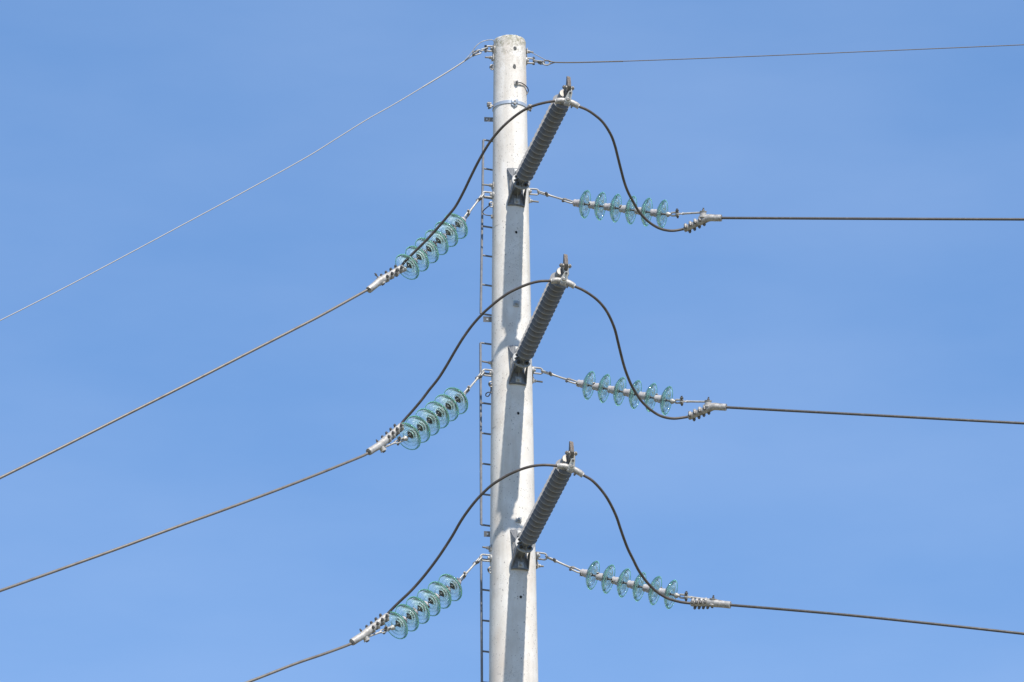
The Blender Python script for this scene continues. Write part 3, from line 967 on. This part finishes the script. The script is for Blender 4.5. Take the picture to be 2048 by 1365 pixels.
def suspension_clamp(lv, tip, mw):
    c = lv['sc']; dt = proj(tip)[2] - .01
    C = P(c[0], c[1], dt)
    lab = 'cast clamp holding the %s looping wire at its grey post insulator tip' % {'uppermost': 'highest', 'middle': 'middle', 'lowest': 'lowest'}[lv['n']]
    k = thing('suspension_clamp', lab, 'cable clamp', tip, 'jumper suspension clamps')
    Lp = P(*lv['jl'][0], dt); Rp = P(*lv['jr'][0], dt)
    cx = (Rp - Lp).normalized(); v = -Fw
    Nf = ortho(v, cx); W = ortho(Up, cx)
    if W.cross(cx).dot(Nf) < 0: pass
    def arcp(s_):   # cable line through the clamp: gentle hump
        a = Lp.lerp(Rp, s_)
        return a + Up * (.022 * math.sin(math.pi * s_))
    mm = MB()
    m_ = 17
    pts = [arcp(i / (m_ - 1)) for i in range(m_)]
    rr = []
    for i in range(m_):
        s_ = abs(i / (m_ - 1) - .5) * 2
        rr.append(.023 + .005 * math.sin(s_ * 3.1) if s_ < .93 else .019)
    mm.tube(pts, rr, 18, hint=v)
    # drooping lips of the bell mouths
    for e, s_ in ((0, -1), (m_ - 1, 1)):
        dd = (pts[e] - pts[e - s_ * 2]).normalized()
        mm.lathe(pts[e] - dd * .035 - W * .004, dd, [(0, .020), (.018, .023), (.034, .0245), (.034, .016)], 16)
    b = mm.build('clamp_body', BRIGHT, k, 45)
    q = arcp(.52)
    mm = MB()
    mm.box(q - W * .016, cx, W, Nf, .060, .046, .052, .008)
    mm.build('keeper', BRIGHT, k)
    # front hanger plate with its big bolt
    top = tip + (P(c[0] + 4.5, c[1] - 17, dt) - tip) * 1.0
    bq = q + W * .020 + Nf * .026 
    pc = P(c[0] + 4, c[1] - 17, dt) + Nf * .030
    mm = MB()
    hw1, hw2 = .026, .019
    up = (pc - bq).normalized(); sx = up.cross(Nf).normalized()
    out = []
    for i in range(9):
        th = math.pi * i / 8
        out.append(bq - up * .004 + sx * hw1 * math.cos(th) * 1.1 - up * hw1 * math.sin(th))
    for i in range(9):
        th = math.pi * i / 8
        out.append(pc - sx * hw2 * math.cos(th) + up * hw2 * math.sin(th))
    mm.plate(out, Nf, .008)
    mm.plate([o_ - Nf * .056 for o_ in out], Nf, .008)
    mm.build('hanger_plate', WHITEM, k)
    mm = MB(); mm.lathe(bq + Nf * .003, Nf, [(0, .0175), (.004, .0175), (.012, .0160), (.016, .011)], 20)
    mm.build('trunnion_bolt', BRIGHT, k)
    mm = MB(); mm.hexn(pc + Nf * .004, Nf, .0105, .012); mm.cyl(pc + Nf * .014, pc + Nf * .024, .006); mm.cyl(pc - Nf * .07, pc, .007)
    mm.build('pin_bolt', NUTM, k)
    # strap from the cross bolt down to the pin bolt
    e = pc - Nf * .028
    xl = mw.to_3x3() @ V((1, 0, 0))
    mm = MB()
    for s_ in (-1, 1):
        mm.tube([tip + xl * s_ * .022, tip.lerp(e, .5) + xl * s_ * .018, e + xl * s_ * .010], [.0105, .0095, .0105], 10)
        mm.lathe(tip + xl * (s_ * .022 - .005), xl, [(0, .016), (.010, .016)], 16)
    mm.build('strap', GALV, k)
    # little U-bolts below
    for s_ in (-.32, .42):
        a = arcp(.5 + s_ * .52) + Nf * .014
        mm = MB()
        mm.cyl(a + W * .006, a - W * .030, .0055, n=10); mm.hexn(a - W * .018, -W, .0105, .010); 
        if s_ > 0: mm.cyl(a - W * .03, a - W * .048, .0062, n=10); mm.hexn(a - W * .028, -W, .011, .012)
        mm.build('u_bolt', NUTM, k)
    # piece of cable inside gets covered by the conductor
    return C, arcp, dt
WHITEM = mat('bright_hanger_plate', (.70, .70, .68), .45, .25, .06, 50)

RC = .0122
for li, lv in enumerate(LV):
    # hardware on the pole
    thread_end(*lv['lb'][0], *lv['lb'][1], -1)
    thread_end(*lv['rb'][0], *lv['rb'][1], 1)
    end_plate(lv['lb'][0][0] + .8, lv['lb'][0][1] - 4, lv['lu'][0][1] + 12, -1)
    end_plate(lv['rb'][0][0] - 1.2, lv['ru'][0][1] - 7, lv['rb'][0][1] + 6, 1)
    bl, al = pole_shackle(*lv['lu'], -1, lv['n'])
    br_, ar = pole_shackle(*lv['ru'], 1, lv['n'])
    tip, mw = place_post(lv, li == 0)
    # earthing terminal on the left flank
    c = P(*lv['lt'], axd(lv['lt'][1]) - .06)
    mm = MB(); mm.tube(oval(c, Z, V((1, .3, 0)), .050, .026), .0065, 8, closed=True); mm.cyl(c, c + V((.03, .01, 0)), .008)
    et = mm.build('earth_terminal', GALV, pole)
    mm = MB(); mm.hexn(c + V((-.010, -.004, .004)), V((-1, -.3, 0)), .012, .014); mm.hexn(c - Z * .012 - V((.012, 0, 0)), V((-.3, -1, 0)), .009, .010)
    mm.build('bolt', NUTD, et)
    SC, arcp, dt = suspension_clamp(lv, tip, mw)
    ends = {}
    for side, bow, ax_, dd, cc in (('left', bl, al, lv['ld'], lv['lc']), ('right', br_, ar, lv['rd'], lv['rc'])):
        px = proj(bow)
        t, F, P6, dr, gm_, f = string(lv['n'], side, bow, ax_, dd[0], dd[1], px[:2])
        M, E, d0, d1 = strain_clamp(lv['n'], side, t, F, P6, dr, cc)
        ends[side] = (M, E, d0, d1, gm_, F)
    # conductor: left span, jumper in two halves through the post clamp, right span
    lab = {'uppermost': 'highest thick brown wire, looping over the topmost grey post insulator',
           'middle': 'middle thick brown wire, looping over the middle grey post insulator',
           'lowest': 'lowest thick brown wire, looping over the lowest grey post insulator'}[lv['n']]
    ct = thing('conductor', lab, 'power line', arcp(.5), 'thick phase conductors')
    dEl, dEr = proj(ends['left'][1])[2], proj(ends['right'][1])[2]
    def depthpath(pxs, d_a, d_b):
        Ls = [0]
        for a, b in zip(pxs, pxs[1:]): Ls.append(Ls[-1] + math.hypot(a[0] - b[0], a[1] - b[1]))
        out = []
        for q, l_ in zip(pxs, Ls):
            t_ = l_ / Ls[-1]; s_ = t_ * t_ * (3 - 2 * t_)
            out.append(P(q[0], q[1], d_a + (d_b - d_a) * (s_ * .6 + t_ * .4)))
        return out
    lp = depthpath(lv['jl'], dt, dEl); rp = depthpath(lv['jr'], dt, dEr)
    pts = list(reversed(lp))
    pts = [ends['left'][1] - (ends['left'][3]) * .03] + pts + [arcp(.25), arcp(.5), arcp(.75)] + rp + [ends['right'][1] - ends['right'][3] * .03]
    pts = catmull(pts, 5)
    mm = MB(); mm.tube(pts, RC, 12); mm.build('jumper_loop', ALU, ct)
    for side, key in (('left', 'sl'), ('right', 'sr')):
        M, E, d0, d1, gm_, F = ends[side]
        d_ = proj(M)[2]; pxs = lv[key]
        out = [M + d0 * .03]
        L_ = 0; last = pxs[0]; p0 = pxs[0]
        for q in pxs:
            L_ += math.hypot(q[0] - last[0], q[1] - last[1]); last = q
            out.append(P(q[0], q[1], d_ - gm_ * L_ * (1 - .25 * min(1, L_ / 600.))))
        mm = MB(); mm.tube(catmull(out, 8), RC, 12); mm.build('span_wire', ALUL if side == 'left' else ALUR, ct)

# short black bonding leads on the flanks
def lead(pxs, label, dep=-.06, endblk=None, parentless=True):
    pts = catmull([P(x, y, axd(y) + dep) for x, y in pxs], 6)
    k = thing('bonding_lead', label, 'cable', pts[0], 'short black bonding leads')
    mm = MB(); mm.tube(pts, .0052, 8); mm.build('lead_wire', BLACK, k)
    if endblk:
        c = P(*endblk, axd(endblk[1]) + dep)
        mm = MB(); mm.box(c, V((1, 0, 0)), V((0, 1, 0)), Z, .016, .03, .032, .003); mm.build('lug', GALV_D, k)
lead([(981.5, 409.5), (973, 416), (965.8, 423.5), (968.5, 429), (976, 431.2), (984.5, 431.8)], 'black lead bowed out from the pole beside the highest left glass string', endblk=(983.5, 433.5))
lead([(982, 769), (982, 778), (980.5, 787), (976.5, 793), (972, 792), (972.3, 787.5), (977, 785), (982.5, 785.5), (985, 789)], 'black lead curled in a small loop below the middle left shackle')
# lead from the terminal block on the front, curving round the right flank
p0, _ = on_pole(1035, 165, .02)
lp = [p0]
for (x, y) in ((1043, 166.5), (1050, 171), (1055.5, 177), (1056.5, 183), (1053.5, 189.5)):
    lp.append(P(x, y, proj(p0)[2] - .02 + (x - 1035) * .006))
k = thing('bonding_lead', 'black lead curving right from the block terminal near the top of the pole', 'cable', p0, 'short black bonding leads')
mm = MB(); mm.tube(catmull(lp, 6), .0045, 8); mm.build('lead_wire', BLACK, k)
lp2 = [p + V((-.012, 0, -.012 - .02 * i / 5)) for i, p in enumerate(lp[:5])]
mm = MB(); mm.tube(catmull(lp2, 6), .0038, 8); mm.build('bare_strand', GALV, k)

# ------------------------------------------------------------------ ladders behind the pole
def ladder(y0, y1, x0, x1, nr, label, y_end=None):
    az = R_(23)
    dx = V((math.cos(az), math.sin(az), 0)); nb = V((-math.sin(az), math.cos(az), 0))
    def rail_pt(z, px):
        rad_ = rad(z) + .055
        base = V((X0, Y0, z)) + nb * rad_
        # slide along the rung line until it lies on column px
        a = .2
        for _ in range(20):
            q = proj(base - dx * a)
            a += (q[0] - px) / 200.
        return base - dx * a, base - dx * (a - .40)
    def solve(px, py):
        z = axis_z(py)
        for _ in range(20):
            a, b = rail_pt(z, px)
            z += (proj(a)[1] - py) / 205.
        return a, b
    a0, b0 = solve(x0, y0); a1, b1 = solve(x1, y1)
    k = thing('climbing_ladder', label, 'ladder', a1, 'steel ladder sections behind the pole')
    for p, q in ((a0, a1), (b0, b1)):
        mm = MB(); d = (q - p).normalized()
        mm.box((p + q) / 2, dx, nb, d, .019, .019, (p - q).length, .003)
        mm.build('rail', LADD, k)
    for i in range(nr):
        t_ = i / (nr - 1)
        c, e = a0.lerp(a1, t_), b0.lerp(b1, t_)
        mm = MB(); mm.cyl(c, e, .0088, n=10); mm.build('rung', LADD, k)
ladder(280, 628, 966.5, 961.5, 7, 'uppermost grey steel ladder section half hidden behind the pole')
ladder(686, 1050, 960.8, 962.3, 7, 'middle grey steel ladder section half hidden behind the pole')
ladder(1118.5, 1490, 962.2, 964.5, 7, 'lowest grey steel ladder section, half behind the pole, cut off by the bottom edge')

# ------------------------------------------------------------------ earth wires at the pole top
thread_end(985.7, 116, 970.3, 115, -1)
thread_end(1052.5, 103.7, 1066.5, 105.0, 1)
end_plate(986.6, 90, 121, -1)
end_plate(1052.2, 112, 131, 1)
bl, al = pole_shackle((986, 98.2), (973, 97.6), 10.5, -1, 'top')
br_, ar = pole_shackle((1052.5, 121.5), (1068, 122.6), 10, 1, 'top')
# left
el = thing('earth_wire', 'thin pale steel wire running down to the left from the very top of the pole', 'power line', bl, 'thin earth wires')
dl = proj(bl)[2]
def FL(x, y): return P(x, y, dl - .0026 * (972 - x))
mm = MB(); a = (FL(957, 103) - bl).normalized(); sd = ortho(V((0, 0, 1)) + V((0, .4, 0)), a)
mm.tube(upath(bl + a * .062, -a, ortho(V((0, 1, 0)), a), .074, .030), .006, 10)
sh = mm.build('shackle', GALV, el)
mm = MB(); q = bl + a * .01; mm.cyl(q - Z * .034, q + Z * .036, .0075); mm.hexn(q + Z * .022, Z, .014, .013); mm.hexn(q - Z * .022, -Z, .014, .011)
mm.build('bolt', NUTM, sh)
mm = MB(); tcn = FL(954, 105.5)
mm.tube(oval(tcn, a, ortho(Z, a), .085, .038), .0068, 10, closed=True); mm.build('thimble', GALV, el)
mm = MB(); mm.tube(oval(FL(951, 107.5), (FL(940, 115) - FL(955, 105)), ortho(V((0, -1, .3)), a), .075, .03), .006, 10, closed=True)
mm.cyl(FL(956, 108), FL(947, 111), .0085)
mm.build('thimble_clip', GALV_D, el)
pl_ = [(948, 109.5), (937.5, 116.8), (900, 141.5), (844.7, 175.2)]
mm = MB(); mm.tube(catmull([FL(*q) for q in pl_], 8), .0066, 10); mm.build('preformed_grip', EARTHW, el)
pw = [(846, 174.4), (790, 208), (732.4, 240.6), (671, 279), (610, 316.8), (488, 384.2), (366, 449.8), (244, 515.2), (122, 579.6), (0, 641.5), (-120, 701)]
mm = MB(); mm.tube(catmull([FL(*q) for q in pw], 8), .0046, 10); mm.build('span_wire', EARTHW, el)
# tail of the wire looping back over to the pole
tl = [(930, 120.5), (938, 112), (944.5, 103.5), (949.5, 96), (955.5, 89.5), (964, 84), (974, 81), (983, 80.2), (987.2, 82), (988.2, 90), (988, 112), (987, 134)]
tp = [P(x, y, dl - .0026 * max(0, 972 - x) * .9 - .02) for x, y in tl]
mm = MB(); mm.tube(catmull(tp, 6), .0040, 8); mm.build('bonding_tail', GALV, el)
c = P(984, 135, dl - .03)
mm = MB(); mm.tube(oval(c, Z, V((1, .3, 0)), .05, .026), .0062, 8, closed=True)
et = mm.build('earth_terminal', GALV, pole)
mm = MB(); mm.hexn(c - V((.008, 0, 0)), V((-1, -.3, 0)), .013, .014); mm.cyl(c - Z * .03, c + Z * .03, .005); mm.build('bolt', NUTD, et)
# right
er = thing('earth_wire', 'thin dark steel wire running almost level to the right from the top of the pole', 'power line', br_, 'thin earth wires')
dr_ = proj(br_)[2]
def FR(x, y): return P(x, y, dr_ - .0012 * (x - 1068))
a = (FR(1090, 125) - br_).normalized()
mm = MB(); mm.tube(upath(br_ + a * .078, -a, ortho(V((0, 1, 0)), a), .086, .030), .0062, 10)
sh = mm.build('shackle', GALV, er)
mm = MB(); q = br_ - a * .004; mm.cyl(q - Z * .038, q + Z * .040, .0078); mm.hexn(q + Z * .018, Z, .015, .016); mm.hexn(q - Z * .026, -Z, .014, .011)
mm.build('bolt', NUTM, sh)
mm = MB(); mm.tube(oval(FR(1082.5, 125.5), a, ortho(Z + V((0, -.5, 0)), a), .060, .026), .006, 10, closed=True); mm.cyl(FR(1081, 121), FR(1081.5, 130), .0075)
mm.build('link', GALV_D, er)
mm = MB(); mm.tube(oval(FR(1093, 126), a, ortho(Z, a), .062, .044), .0072, 10, closed=True); mm.build('thimble', GALV, er)
mm = MB()
mm.tube(catmull([FR(1090, 121.6), FR(1097, 121.8), FR(1110, 125), FR(1150, 125.4), FR(1200, 124.2), FR(1246, 123)], 6), .0062, 10)
mm.tube(catmull([FR(1090, 130.4), FR(1097, 129.6), FR(1110, 125.4), FR(1125, 125.4)], 6), .0052, 10)
mm.build('preformed_grip', EARTHR, er)
mm = MB(); mm.tube(catmull([FR(x, y) for x, y in ((1240, 123.2), (1400, 117.4), (1600, 109.2), (1800, 100.7), (2048, 90), (2180, 84))], 8), .0042, 10)
mm.build('span_wire', EARTHR, er)
mm = MB(); mm.tube(catmull([FR(1063, 105.5), FR(1070, 109), (FR(1080, 114.5)), FR(1090, 120), FR(1098, 123.5)], 5), .0034, 8); mm.build('bonding_tail', GALV_D, er)
